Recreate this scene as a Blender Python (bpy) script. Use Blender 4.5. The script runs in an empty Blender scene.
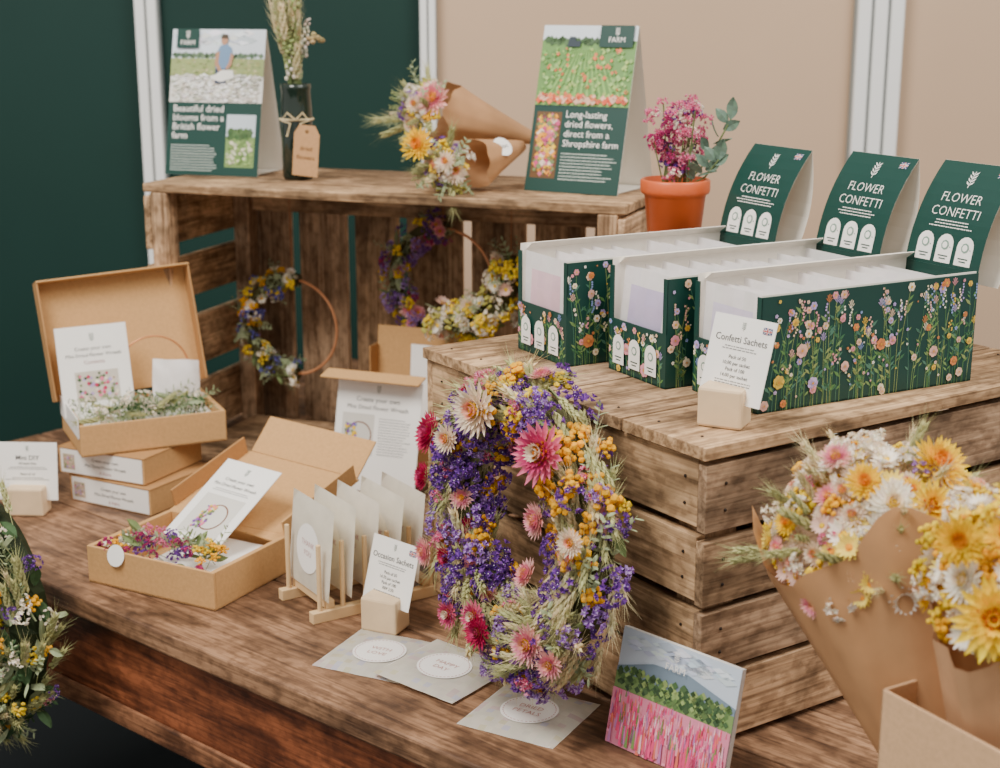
import bpy, math, random
import numpy as np
from mathutils import Vector, Matrix
R=random.Random(11)
TZ=0.75
sc=bpy.context.scene
def hx(s):
    o=[]
    for i in (0,2,4):
        v=int(s[i:i+2],16)/255
        o.append(v/12.92 if v<=.04045 else ((v+.055)/1.055)**2.4)
    return tuple(o)
def jit(c,a=.12):
    k=1+R.uniform(-a,a)
    return tuple(max(0,min(1,x*k*(1+R.uniform(-a,a)*.35))) for x in c)
class MB:
    def __init__(s): s.V=[];s.F=[];s.C=[];s.G=[];s.M=[];s.n=0
    def raw(s,v,f,c,g=None,m=0):
        v=np.asarray(v,dtype=float).reshape(-1,3)
        s.V.append(v); k=s.n
        for q in f: s.F.append([i+k for i in q])
        if len(f) and not isinstance(c[0],(tuple,list,np.ndarray)): c=[c]*len(f)
        s.C.extend(c); s.M.extend([m]*len(f))
        s.G.append(v.copy() if g is None else np.asarray(g,dtype=float).reshape(-1,3))
        s.n+=len(v)
    def verts(s): return np.concatenate(s.V) if s.V else np.zeros((0,3))
    def inst(s,t,M,tint=None,fn=None,m=None):
        if not hasattr(t,'cv'): t.cv=t.verts()
        v=t.cv
        if fn is not None: v=fn(v)
        A=np.array(M)
        w=v@A[:3,:3].T+A[:3,3]
        k=s.n
        s.V.append(w); s.G.append(np.concatenate(t.G)); s.F.extend([[i+k for i in q] for q in t.F])
        if tint is None: s.C.extend(t.C)
        else: s.C.extend([(a[0]*tint[0],a[1]*tint[1],a[2]*tint[2]) for a in t.C])
        s.M.extend(t.M if m is None else [m]*len(t.F))
        s.n+=len(v)
def build(mb,name,mats,parent=None,M=None,smooth=False,bevel=0,local_origin=None):
    v=mb.verts()
    me=bpy.data.meshes.new(name)
    off=np.zeros(3)
    if M is None and parent is None and len(v):
        lo=v.min(0);hi=v.max(0); off=np.array([(lo[0]+hi[0])/2,(lo[1]+hi[1])/2,lo[2]])
    me.from_pydata((v-off).tolist(),[],mb.F)
    cnt=np.array([len(f) for f in mb.F])
    col=np.ones((len(mb.F),4)); col[:,:3]=np.array(mb.C)
    at=me.color_attributes.new('Col','FLOAT_COLOR','CORNER')
    at.data.foreach_set('color',np.repeat(col,cnt,axis=0).ravel())
    ga=me.attributes.new('gc','FLOAT_VECTOR','POINT')
    ga.data.foreach_set('vector',np.concatenate(mb.G).ravel())
    for m in (mats if isinstance(mats,(list,tuple)) else [mats]): me.materials.append(m)
    me.polygons.foreach_set('material_index',mb.M)
    me.polygons.foreach_set('use_smooth',[smooth]*len(mb.F))
    me.update()
    ob=bpy.data.objects.new(name,me); sc.collection.objects.link(ob)
    if M is not None: ob.matrix_world=Matrix(M)
    else: ob.location=off
    if parent is not None:
        ob.parent=parent
    if bevel:
        b=ob.modifiers.new('b','BEVEL'); b.width=bevel; b.segments=2; b.limit_method='ANGLE'
    return ob
def empty(name,loc):
    e=bpy.data.objects.new(name,None); e.empty_display_size=.05; e.location=loc
    sc.collection.objects.link(e); return e
def child(mb,name,mats,par,**k):
    ob=build(mb,name,mats,M=Matrix.Identity(4),**k)
    ob.parent=par; ob.matrix_parent_inverse=Matrix.Translation(par.location).inverted()
    return ob
def frame(o,x,lean=0,z=(0,0,1)):
    x=Vector(x).normalized(); z=Vector(z).normalized(); y=z.cross(x).normalized(); z=x.cross(y)
    M=Matrix((x,y,z)).transposed().to_4x4(); M.translation=Vector(o)
    return M@Matrix.Rotation(-lean,4,'X')
# ---------- materials
def nmat(name):
    m=bpy.data.materials.new(name); m.use_nodes=True
    nt=m.node_tree; b=nt.nodes['Principled BSDF']; return m,nt,b
def mat_col(name,rough=.6,var=.12,scale=60,spec=.3,bump=0,trans=0,sub=0,metal=0,bscale=None):
    m,nt,b=nmat(name); N=nt.nodes;L=nt.links
    a=N.new('ShaderNodeAttribute'); a.attribute_name='Col'
    tc=N.new('ShaderNodeTexCoord'); no=N.new('ShaderNodeTexNoise'); no.inputs['Scale'].default_value=scale; no.inputs['Detail'].default_value=4
    L.new(tc.outputs['Object'],no.inputs['Vector'])
    mr=N.new('ShaderNodeMapRange'); mr.inputs[1].default_value=.3; mr.inputs[2].default_value=.7; mr.inputs[3].default_value=1-var; mr.inputs[4].default_value=1+var
    L.new(no.outputs['Fac'],mr.inputs[0])
    vm=N.new('ShaderNodeVectorMath'); vm.operation='SCALE'
    L.new(a.outputs['Color'],vm.inputs[0]); L.new(mr.outputs[0],vm.inputs['Scale'])
    L.new(vm.outputs[0],b.inputs['Base Color'])
    b.inputs['Roughness'].default_value=rough; b.inputs['Specular IOR Level'].default_value=spec
    b.inputs['Metallic'].default_value=metal
    if bump:
        bp=N.new('ShaderNodeBump'); bp.inputs['Strength'].default_value=bump; bp.inputs['Distance'].default_value=.002
        n2=no
        if bscale:
            n2=N.new('ShaderNodeTexNoise'); n2.inputs['Scale'].default_value=bscale; L.new(tc.outputs['Object'],n2.inputs['Vector'])
        L.new(n2.outputs['Fac'],bp.inputs['Height']); L.new(bp.outputs[0],b.inputs['Normal'])
    if trans:
        tr=N.new('ShaderNodeBsdfTranslucent'); L.new(vm.outputs[0],tr.inputs['Color'])
        mx=N.new('ShaderNodeMixShader'); mx.inputs[0].default_value=trans
        out=N['Material Output']; L.new(b.outputs[0],mx.inputs[1]); L.new(tr.outputs[0],mx.inputs[2]); L.new(mx.outputs[0],out.inputs['Surface'])
    return m
def mat_wood(name,rough=.75,gloss=False):
    m,nt,b=nmat(name); N=nt.nodes;L=nt.links
    a=N.new('ShaderNodeAttribute'); a.attribute_name='Col'
    g=N.new('ShaderNodeAttribute'); g.attribute_name='gc'
    def noise(sx,sy,sz,scale,detail,dist=0):
        mp=N.new('ShaderNodeMapping'); mp.inputs['Scale'].default_value=(sx,sy,sz)
        L.new(g.outputs['Vector'],mp.inputs[0])
        n=N.new('ShaderNodeTexNoise'); n.inputs['Scale'].default_value=scale; n.inputs['Detail'].default_value=detail; n.inputs['Distortion'].default_value=dist
        L.new(mp.outputs[0],n.inputs['Vector']); return n
    n1=noise(1,9,9,4.5,9,1.6); n2=noise(1,1.5,1.5,8,9,.8); n3=noise(1,30,30,8,6,.3); n4=noise(1,1.5,1.5,60,7)
    def ramp(n,p0,c0,p1,c1):
        cr=N.new('ShaderNodeValToRGB'); e=cr.color_ramp.elements
        e[0].position=p0; e[0].color=c0+(1,); e[1].position=p1; e[1].color=c1+(1,)
        L.new(n.outputs['Fac'],cr.inputs[0]); return cr
    k=(.5,.45,.41) if gloss else (.58,.54,.5)
    crs=[ramp(n1,.36,k,.56,(1.05,1.03,1.0)),ramp(n2,.36,(.42,.38,.36) if gloss else (.5,.48,.46),.56,(1.14,1.12,1.1)),ramp(n3,.38,(.68,.65,.62),.54,(1.05,1.05,1.05)),ramp(n4,.38,(.68,.65,.63),.54,(1.04,1.04,1.04))]
    cur=a.outputs['Color']
    for c in crs:
        mx=N.new('ShaderNodeMix'); mx.data_type='RGBA'; mx.blend_type='MULTIPLY'; mx.inputs[0].default_value=1
        L.new(cur,mx.inputs[6]); L.new(c.outputs[0],mx.inputs[7]); cur=mx.outputs[2]
    L.new(cur,b.inputs['Base Color'])
    b.inputs['Roughness'].default_value=rough; b.inputs['Specular IOR Level'].default_value=.25
    if gloss:
        mr=N.new('ShaderNodeMapRange'); mr.inputs[3].default_value=.38; mr.inputs[4].default_value=.75; L.new(n2.outputs['Fac'],mr.inputs[0]); L.new(mr.outputs[0],b.inputs['Roughness']); b.inputs['Specular IOR Level'].default_value=.45
    bp=N.new('ShaderNodeBump'); bp.inputs['Strength'].default_value=.6; bp.inputs['Distance'].default_value=.0018
    L.new(n1.outputs['Fac'],bp.inputs['Height'])
    bp2=N.new('ShaderNodeBump'); bp2.inputs['Strength'].default_value=.5; bp2.inputs['Distance'].default_value=.001
    L.new(n3.outputs['Fac'],bp2.inputs['Height']); L.new(bp.outputs[0],bp2.inputs['Normal']); L.new(bp2.outputs[0],b.inputs['Normal'])
    return m
WOOD=mat_wood('weathered_wood'); TWOOD=mat_wood('old_table_wood',gloss=True)
PALE=mat_col('pale_beech',.5,.06,40)
KRAFT=mat_col('kraft_board',.75,.06,220,spec=.15,bump=.15)
KPAPER=mat_col('kraft_paper',.7,.07,30,spec=.2,bump=.8,bscale=16,trans=.15)
CARD=mat_col('printed_card',.42,.02,20,spec=.4)
PETAL=mat_col('dried_petal',.65,.12,90,spec=.2,trans=.22)
GLASSINE=mat_col('glassine_paper',.4,.05,50,spec=.4,bump=.5,bscale=45,trans=.35)
TERRA=mat_col('terracotta_glaze',.35,.05,30,spec=.5)
COPPER=mat_col('copper_wire',.35,.05,30,metal=.25)
ALU=mat_col('white_aluminium',.35,.02,10)
BOTTLE=mat_col('dark_bottle',.12,.03,10,spec=.7)
# ---------- primitives
def box(mb,M,sx,sy,sz,col,m=0,grain=None):
    v=np.array([(x,y,z) for x in (0,sx) for y in (0,sy) for z in (0,sz)],float)
    f=[(0,1,3,2),(4,6,7,5),(0,4,5,1),(2,3,7,6),(0,2,6,4),(1,5,7,3)]
    ax=int(np.argmax([abs(sx),abs(sy),abs(sz)])) if grain is None else grain
    order=[ax]+[i for i in range(3) if i!=ax]
    g=v[:,order]+np.array([R.uniform(0,40),R.uniform(0,40),R.uniform(0,40)])
    A=np.array(M); mb.raw(v@A[:3,:3].T+A[:3,3],f,col,g,m)
def tube(mb,pts,r,col,n=6,m=0,close=False):
    pts=[Vector(p) for p in pts]; k=len(pts); V=[];F=[]
    up=Vector((0.13,.31,.94))
    for i,p in enumerate(pts):
        a=pts[(i-1)%k] if (close or i>0) else p; b=pts[(i+1)%k] if (close or i<k-1) else p
        t=(b-a).normalized(); s=t.cross(up)
        if s.length<.05: s=t.cross(Vector((1,0,0)))
        s.normalize(); u=s.cross(t)
        rr=r[i] if isinstance(r,(list,tuple)) else r
        for j in range(n):
            q=2*math.pi*j/n; V.append(p+(s*math.cos(q)+u*math.sin(q))*rr)
    for i in range(k if close else k-1):
        for j in range(n):
            a=i*n+j;b=i*n+(j+1)%n;c=((i+1)%k)*n+(j+1)%n;d=((i+1)%k)*n+j
            F.append((a,b,c,d))
    if not close: F.append(tuple(range(n-1,-1,-1))); F.append(tuple((k-1)*n+j for j in range(n)))
    mb.raw(np.array([tuple(v) for v in V]),F,col,None,m)
def lathe(mb,prof,M,col,n=32,m=0,wob=None):
    V=[];F=[]
    for i,(r,z) in enumerate(prof):
        for j in range(n):
            q=2*math.pi*j/n; rr=r; zz=z
            if wob: rr,zz=wob(i,q,r,z)
            V.append((rr*math.cos(q),rr*math.sin(q),zz))
    for i in range(len(prof)-1):
        for j in range(n):
            F.append((i*n+j,i*n+(j+1)%n,(i+1)*n+(j+1)%n,(i+1)*n+j))
    V=np.array(V);A=np.array(M); mb.raw(V@A[:3,:3].T+A[:3,3],F,col,None,m)
def ico():
    t=(1+5**.5)/2
    v=np.array([(-1,t,0),(1,t,0),(-1,-t,0),(1,-t,0),(0,-1,t),(0,1,t),(0,-1,-t),(0,1,-t),(t,0,-1),(t,0,1),(-t,0,-1),(-t,0,1)],float)
    v/=np.linalg.norm(v[0])
    f=[(0,11,5),(0,5,1),(0,1,7),(0,7,10),(0,10,11),(1,5,9),(5,11,4),(11,10,2),(10,7,6),(7,1,8),(3,9,4),(3,4,2),(3,2,6),(3,6,8),(3,8,9),(4,9,5),(2,4,11),(6,2,10),(8,6,7),(9,8,1)]
    return v,f
IV,IF=ico()
def ball(mb,p,r,col,sq=(1,1,1)):
    mb.raw(IV*r*np.array(sq)+np.array(p),IF,col)
def nail(mb,M,p,r=.0022):
    A=np.array(M); q=A[:3,:3]@np.array(p)+A[:3,3]; ball(mb,q,r,hx('3a302a'))
# ---------- 2D painting on panels (x right, z up, facing -y)
LY=.00018
def poly(mb,pts,col,layer=1,m=0):
    mb.raw([(x,-layer*LY,z) for x,z in pts],[tuple(range(len(pts)))],col,None,m)
def rect(mb,x0,z0,x1,z1,col,layer=1,nx=1,nz=1):
    V=[(x0+(x1-x0)*i/nx,-layer*LY,z0+(z1-z0)*j/nz) for j in range(nz+1) for i in range(nx+1)]
    F=[(j*(nx+1)+i,j*(nx+1)+i+1,(j+1)*(nx+1)+i+1,(j+1)*(nx+1)+i) for j in range(nz) for i in range(nx)]
    mb.raw(V,F,col)
def disc(mb,x,z,r,col,layer=1,n=14,ry=None):
    ry=ry or r
    poly(mb,[(x+r*math.cos(2*math.pi*i/n),z+ry*math.sin(2*math.pi*i/n)) for i in range(n)],col,layer)
_tc={}
def txt(mb,body,x,z,size,col,align='LEFT',layer=3,bold=0,sx=1):
    key=(body,align,bold)
    if key not in _tc:
        cu=bpy.data.curves.new('t','FONT'); cu.body=body; cu.align_x=align; cu.resolution_u=2; cu.offset=bold
        ob=bpy.data.objects.new('t',cu); sc.collection.objects.link(ob)
        bpy.context.view_layer.update()
        dg=bpy.context.evaluated_depsgraph_get()
        me=bpy.data.meshes.new_from_object(ob.evaluated_get(dg))
        v=np.array([tuple(q.co) for q in me.vertices]); f=[tuple(p.vertices) for p in me.polygons]
        bpy.data.objects.remove(ob); bpy.data.meshes.remove(me); bpy.data.curves.remove(cu)
        _tc[key]=(v,f)
    v,f=_tc[key]
    if len(v)==0: return
    w=np.zeros((len(v),3)); w[:,0]=x+v[:,0]*size*sx; w[:,2]=z+v[:,1]*size; w[:,1]=-layer*LY
    mb.raw(w,f,col)
WHITE=hx('fbf8f2'); DG=hx('143f37'); INK=hx('3a3a38'); PINK=hx('d98a9a'); CREAM=hx('ece2cc')
def scribble(mb,x0,z0,w,n,dz,col,h=.0011,center=False,layer=2):
    for i in range(n):
        ww=w*R.uniform(.75,1) if not center else w*R.uniform(.6,1)
        x=x0-(ww/2 if center else 0); e=x+ww; z=z0-i*dz
        while x<e:
            l=R.uniform(.0015,.005); rect(mb,x,z,min(x+l,e),z+h,col,layer); x+=l+.0009
def meadow(mb,W,H,dens=1,x0=0,z0=0,layer=1):
    pal=[hx(c) for c in ('e8b7a8','f0cdb0','c9b3e0','f2e6c8','e9c24f','b7a5dc','e79aa5','d9874f','f5efdf','8fa3d8')]
    gr=[hx(c) for c in ('5f8a4e','78985c','3f6f4c','8f9f5f','4f7d68')]
    n=int(W*dens*300)
    def cx(x,r): return min(max(x,x0+r),x0+W-r)
    for i in range(n):
        x=x0+R.uniform(.02,.98)*W; h=H*(R.uniform(.4,.99) if i%3 else R.uniform(.82,.99)); b=R.uniform(-.2,.2)*h; c=R.choice(gr)
        P=[]
        x=cx(x,.006)
        for k in range(5):
            t=k/4; P.append((cx(x+b*t*t,.002),z0+h*t))
        w=.00032
        for k in range(4):
            (ax,az),(bx,bz)=P[k],P[k+1]
            poly(mb,[(ax-w,az),(ax+w,az),(bx+w,bz),(bx-w,bz)],c,layer)
        for k in range(R.randint(3,7)):
            t=R.uniform(.1,.9); lx=x+b*t*t; lz=z0+h*t; s=R.choice((-1,1)); l=R.uniform(.004,.009)
            lx=cx(lx,l)
            if z0+H-lz<l: continue
            poly(mb,[(lx,lz),(lx+s*l*.6,lz+l*.3),(lx+s*l,lz+l*.9),(lx+s*l*.3,lz+l*.6)][::s],R.choice(gr),layer+1)
        fx,fz=P[-1]; ty=R.random(); col=R.choice(pal)
        if ty<.4:
            r=R.uniform(.0025,.0052); fx=cx(fx,r); fz=min(fz,z0+H-r)
            for q in range(6):
                a=q*math.pi/3+b; disc(mb,fx+r*.6*math.cos(a),fz+r*.6*math.sin(a),r*.42,jit(col,.1),layer+2+q%2,7)
            disc(mb,fx,fz,r*.3,hx('e8b23c'),layer+5,7)
        elif ty<.75:
            for q in range(R.randint(5,9)):
                t=q/9; disc(mb,cx(fx+R.uniform(-.0025,.0025),.002),fz-t*h*.25-.0015,.0013,jit(col,.15),layer+2+q%3,6)
        else:
            for q in range(5):
                a=math.pi*(.1+.8*q/4); r=.004
                xx=cx(fx+r*math.cos(a),.001)
                poly(mb,[(fx,fz-.006),(xx+.0006,min(fz-.003+r*math.sin(a)*1.6,z0+H)),(xx-.0006,min(fz-.003+r*math.sin(a)*1.6,z0+H))],col,layer+2)
    for i in range(int(W*dens*240)):
        x=x0+R.uniform(.004,W-.004); z=z0+R.uniform(.1,.97)*H; r=R.uniform(.0012,.0026); z=min(z,z0+H-r); col=R.choice(pal)
        for q in range(5):
            a=q*1.257+i; disc(mb,cx(x+r*.5*math.cos(a),.001),min(z+r*.5*math.sin(a),z0+H-.0005),r*.4,jit(col,.15),layer+6+q%2,6)
    for i in range(int(W*dens*95)):
        r=R.uniform(.004,.0085) if i%2 else R.uniform(.003,.005); x=x0+R.uniform(r,W-r); z=z0+R.uniform(r,H*(.55 if i%2 else .96)); z=min(z,z0+H-r); col=R.choice(pal[:8])
        for q in range(7):
            a=q*2*math.pi/7; disc(mb,x+r*.55*math.cos(a),z+r*.55*math.sin(a),r*.42,jit(col,.15),layer+8+q%2,8)
        disc(mb,x,z,r*.4,jit(tuple(c*.8 for c in col),.1),layer+11,8); disc(mb,x,z,r*.2,hx('d99a3a'),layer+12,7)
def speck(mb,x0,z0,x1,z1,n,cols,s,layer=4,asp=1):
    for i in range(n):
        x=R.uniform(x0+s,x1-s);z=R.uniform(z0+s*asp,z1-s*asp); k=R.uniform(.5,1)*s
        poly(mb,[(x-k,z),(x,z-k*asp),(x+k,z),(x,z+k*asp)],jit(R.choice(cols),.15),layer+i%4)
def badge(mb,x,z,w,h,layer=14):
    p=[(x,z),(x+w,z),(x+w,z+h-w/2)]+[(x+w/2+w/2*math.cos(a),z+h-w/2+w/2*math.sin(a)) for a in [math.pi*k/8 for k in range(1,8)]]+[(x,z+h-w/2)]
    poly(mb,p,WHITE,layer); disc(mb,x+w/2,z+h*.62,w*.24,hx('7c9a8a'),layer+1,8); disc(mb,x+w/2,z+h*.62,w*.16,WHITE,layer+2,8); rect(mb,x+w*.2,z+h*.22,x+w*.8,z+h*.26,DG,layer+1); rect(mb,x+w*.3,z+h*.12,x+w*.7,z+h*.16,DG,layer+1)
def fern(mb,x,z,s,col=WHITE,layer=3):
    rect(mb,x-s*.02,z,x+s*.02,z+s,col,layer)
    for k in range(4):
        t=.15+k*.2
        for d in (-1,1):
            poly(mb,[(x,z+s*t),(x+d*s*.2,z+s*(t+.1)),(x+d*s*.28,z+s*(t+.26)),(x+d*s*.1,z+s*(t+.14))][::d],col,layer)
def flag(mb,x,z,w,layer=4):
    h=w*.6; rect(mb,x,z,x+w,z+h,hx('22306e'),layer)
    t=h*.12
    poly(mb,[(x,z),(x+t,z),(x+w,z+h),(x+w-t,z+h)],WHITE,layer+1); poly(mb,[(x,z+h),(x+w-t,z),(x+w,z),(x+t,z+h)],WHITE,layer+2)
    rect(mb,x+w*.4,z,x+w*.6,z+h,WHITE,layer+3); rect(mb,x,z+h*.35,x+w,z+h*.65,WHITE,layer+3)
    rect(mb,x+w*.45,z,x+w*.55,z+h,hx('c0202f'),layer+4); rect(mb,x,z+h*.42,x+w,z+h*.58,hx('c0202f'),layer+4)
# ---------- flower templates (unit radius, axis +z)
def T_straw(cols,cen,layers=6,n=17,r0=1.0,cr=.3):
    t=MB()
    for l in range(layers):
        k=l/(layers-1); el=math.radians(12+60*k); ln=r0*(1-.48*k); w=.25*(1-.3*k)
        col=cols[min(len(cols)-1,int(k*len(cols)))]
        for i in range(n):
            a=2*math.pi*(i+.5*l)/n+R.uniform(-.08,.08); ca,sa=math.cos(a),math.sin(a)
            b=.18*(1-k); L=ln*R.uniform(.9,1.06)
            def P(rad,side,h): 
                x=b+rad*math.cos(el);z=rad*math.sin(el)*.8+h+.12*k
                return (x*ca-side*sa,x*sa+side*ca,z)
            v=[P(0,0,0),P(L*.65,w*.5,.04),P(L,0,.12),P(L*.65,-w*.5,.04),P(L*.6,0,-.02)]
            c=jit(col,.12)
            t.raw(v,[(0,4,1),(1,4,2),(2,4,3),(3,4,0)],c)
    for i in range(26):
        q=i*2.4; rr=cr*math.sqrt(i/26); 
        p=np.array((rr*math.cos(q),rr*math.sin(q),.44-rr*.5)); t.raw(IV[:]*.07+p,IF,jit(cen,.2))
    return t
def T_daisy(col,cen,n=14,lay=2,cr=.28):
    t=MB()
    for l in range(lay):
        for i in range(n):
            a=2*math.pi*(i+.5*l)/n; ca,sa=math.cos(a),math.sin(a); el=math.radians(14+22*l)
            def P(rad,side,h): return ((rad*math.cos(el))*ca-side*sa,(rad*math.cos(el))*sa+side*ca,rad*math.sin(el)+h)
            L=R.uniform(.8,1.02)
            t.raw([P(.1,0,0),P(L*.65,.15,0),P(L,.03,.05),P(L,-.03,.05),P(L*.65,-.15,0)],[(0,1,2,3,4)],jit(col,.1))
    v=IV.copy(); v[:,2]*=.6; t.raw(v*cr+np.array((0,0,.12)),IF,[jit(cen,.18) for _ in IF])
    for i in range(10):
        a=R.uniform(0,6.28);rr=R.uniform(.05,cr*.8); ball(t,(rr*math.cos(a),rr*math.sin(a),.26-rr*.3),.055,jit(cen,.25))
    return t
def rdir(hemi=.15):
    while True:
        d=Vector((R.gauss(0,1),R.gauss(0,1),R.gauss(0,1)))
        if d.length>.1:
            d.normalize()
            if d.z>=hemi: return d
def T_statice(col,dark,n=18):
    t=MB()
    for i in range(n):
        d=rdir(-.1); p=d*R.uniform(.45,.95); q=d.to_track_quat('Z','Y').to_matrix()
        s=R.uniform(.2,.32); k=5
        base=[p]+[p+q@Vector((s*math.cos(6.28*j/k+i),s*math.sin(6.28*j/k+i),s*.75)) for j in range(k)]
        mid=[p+q@Vector((s*.55*math.cos(6.28*(j+.5)/k+i),s*.55*math.sin(6.28*(j+.5)/k+i),s*.8)) for j in range(k)]
        V=base+mid; F=[]
        for j in range(k): F.append((0,1+j,6+j)); F.append((0,6+j,1+(j+1)%k))
        t.raw([tuple(v) for v in V],F,[jit(col if j%3 else dark,.2) for j in range(len(F))])
        if i%3==0: ball(t,tuple(p+d*s*.6),.05,hx('e8dcf0'))
    return t
def T_button(col,n=17,s=.27):
    t=MB()
    for i in range(n):
        d=rdir(0); p=d*R.uniform(.45,.9); ball(t,tuple(p),s*R.uniform(.6,1.1),jit(col,.2),(1,1,.8))
    return t
def T_wheat(col,awn=True,n=9):
    t=MB()
    for i in range(n):
        for s in (-1,1,0):
            a=i*.7+s*2.1; z=i/n*1.6; w=.13*(1-.4*i/n)
            o=np.array((math.cos(a)*w*.9,math.sin(a)*w*.9,z))
            v=np.array([(0,0,-.16),(.09,0,0),(0,.09,0),(-.09,0,0),(0,-.09,0),(math.cos(a)*.08,math.sin(a)*.08,.24)])+o
            t.raw(v,[(0,2,1),(0,3,2),(0,4,3),(0,1,4),(5,1,2),(5,2,3),(5,3,4),(5,4,1)],jit(col,.15))
            if awn:
                e=o+np.array((math.cos(a)*.35,math.sin(a)*.35,1.0)); b=o+np.array((0,0,.2))
                t.raw([b+(.014,0,0),b-(.014,0,0),e],[(0,1,2)],jit(col,.1)); 
    t.raw([(-.02,0,-1.2),(.02,0,-1.2),(.02,0,1.5),(-.02,0,1.5),(0,.02,-1.2),(0,.02,1.5)],[(0,1,2,3),(1,4,5,2),(4,0,3,5)],jit(col,.1))
    return t
def T_leaf(col,w=.18):
    t=MB(); V=[];k=5
    for i in range(k+1):
        u=i/k; ww=w*math.sin(math.pi*min(.98,u*.93+.05)); z=u; y=.25*u*u
        V+=[(-ww,y+.05*abs(ww)/w,z),(0,y-.03,z),(ww,y+.05,z)]
    F=[]
    for i in range(k):
        b=i*3; F+=[(b,b+1,b+4,b+3),(b+1,b+2,b+5,b+4)]
    t.raw(V,F,[jit(col,.1) for _ in F]); return t
def T_sprig(col,n=12,s=.12,leafw=.07):
    t=MB(); lf=T_leaf(col,.22)
    for i in range(n):
        z=i/n*1.7-.2; a=i*2.2
        M=Matrix.Translation((0,0,z))@Matrix.Rotation(a,4,'Z')@Matrix.Rotation(math.radians(-50),4,'X')@Matrix.Scale(.45*(1-.4*i/n),4)
        t.inst(lf,M)
    t.raw([(-.02,0,-.8),(.02,0,-.8),(.01,0,1.5),(-.01,0,1.5)],[(0,1,2,3)],col)
    return t
def T_spike(col,n=26):
    t=MB()
    for i in range(n):
        z=i/n*1.8; a=i*2.4; w=.2*(1-.6*i/n)
        ball(t,(math.cos(a)*w,math.sin(a)*w,z),.1*(1-.4*i/n),jit(col,.22),(1,1,1.2))
    t.raw([(-.02,0,-1),(.02,0,-1),(.01,0,1.5),(-.01,0,1.5)],[(0,1,2,3)],hx('7d8a52'))
    return t
C=dict(cream=hx('f5e2ca'),peach=hx('f2ae96'),pink=hx('e87898'),mag=hx('c02558'),dpink=hx('d1487c'),yel=hx('f5cc28'),oran=hx('f0a026'),
 pur=hx('8c56ac'),dpur=hx('5c358a'),lil=hx('c2a4dc'),blue=hx('7580cc'),green=hx('7c8c5a'),sage=hx('a3ae88'),dgreen=hx('47623f'),straw=hx('e0d2a4'),white=hx('fbf3e4'),gold=hx('e2b02a'),rust=hx('c06a1c'),brown=hx('7a4020'))
STc=T_straw([C['cream'],C['cream'],C['peach']],C['gold']); STp=T_straw([C['pink'],C['dpink'],C['cream']],C['rust'],cr=.42)
STm=T_straw([C['mag'],C['mag'],C['dpink']],C['brown']); STh=T_straw([C['peach'],C['peach'],C['cream']],C['oran']); STy=T_straw([C['yel'],C['yel'],C['oran']],C['oran'],n=18)
STr=T_straw([hx('f3bab4'),hx('ec94a8'),C['peach']],C['gold']); STw=T_straw([C['white'],C['white'],C['cream']],C['yel'])
STo=T_straw([hx('f8d838'),hx('f7cf2a'),hx('f7cf2a')],C['rust'],layers=4,n=20,cr=.42)
DAw=T_daisy(C['white'],C['yel']); DAb=T_daisy(C['white'],C['rust']); DAp=T_daisy(hx('f2cdbd'),C['yel']); DAy=T_daisy(hx('f2dc6a'),C['oran'])
SPu=T_statice(C['pur'],C['dpur']); SLi=T_statice(C['lil'],C['pur']); SBl=T_statice(C['blue'],C['dpur']); SWh=T_statice(hx('f5efe2'),C['cream']); SPi=T_statice(hx('eb9ab4'),C['dpink']); SDp=T_statice(hx('c2487e'),hx('a02a68'))
BUy=T_button(hx('f2cf38')); BUo=T_button(hx('ecb020')); BUg=T_button(hx('cfc66a')); 
WH=T_wheat(C['straw']); WG=T_wheat(hx('bcbc84')); LFg=T_leaf(C['green']); LFs=T_leaf(C['sage']); LFd=T_leaf(C['dgreen'],.25); LFe=T_leaf(hx('6f8a78'),.3)
SG=T_sprig(C['sage']); SGd=T_sprig(C['dgreen']); SKp=T_spike(hx('c080b8')); SKg=T_spike(hx('a6b074')); SKw=T_spike(hx('efe6d6'))
def put(mb,t,p,d,s,up=None,tint=.1):
    d=Vector(d).normalized(); q=d.to_track_quat('Z','Y').to_matrix().to_4x4()
    k=1+R.uniform(-tint,tint)
    mb.inst(t,Matrix.Translation(Vector(p))@q@Matrix.Rotation(R.uniform(0,6.28),4,'Z')@Matrix.Scale(s,4),(k,k,k))
def wpick(w):
    tot=sum(x[1] for x in w); r=R.uniform(0,tot)
    for x in w:
        r-=x[1]
        if r<=0: return x
    return w[-1]
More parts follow.
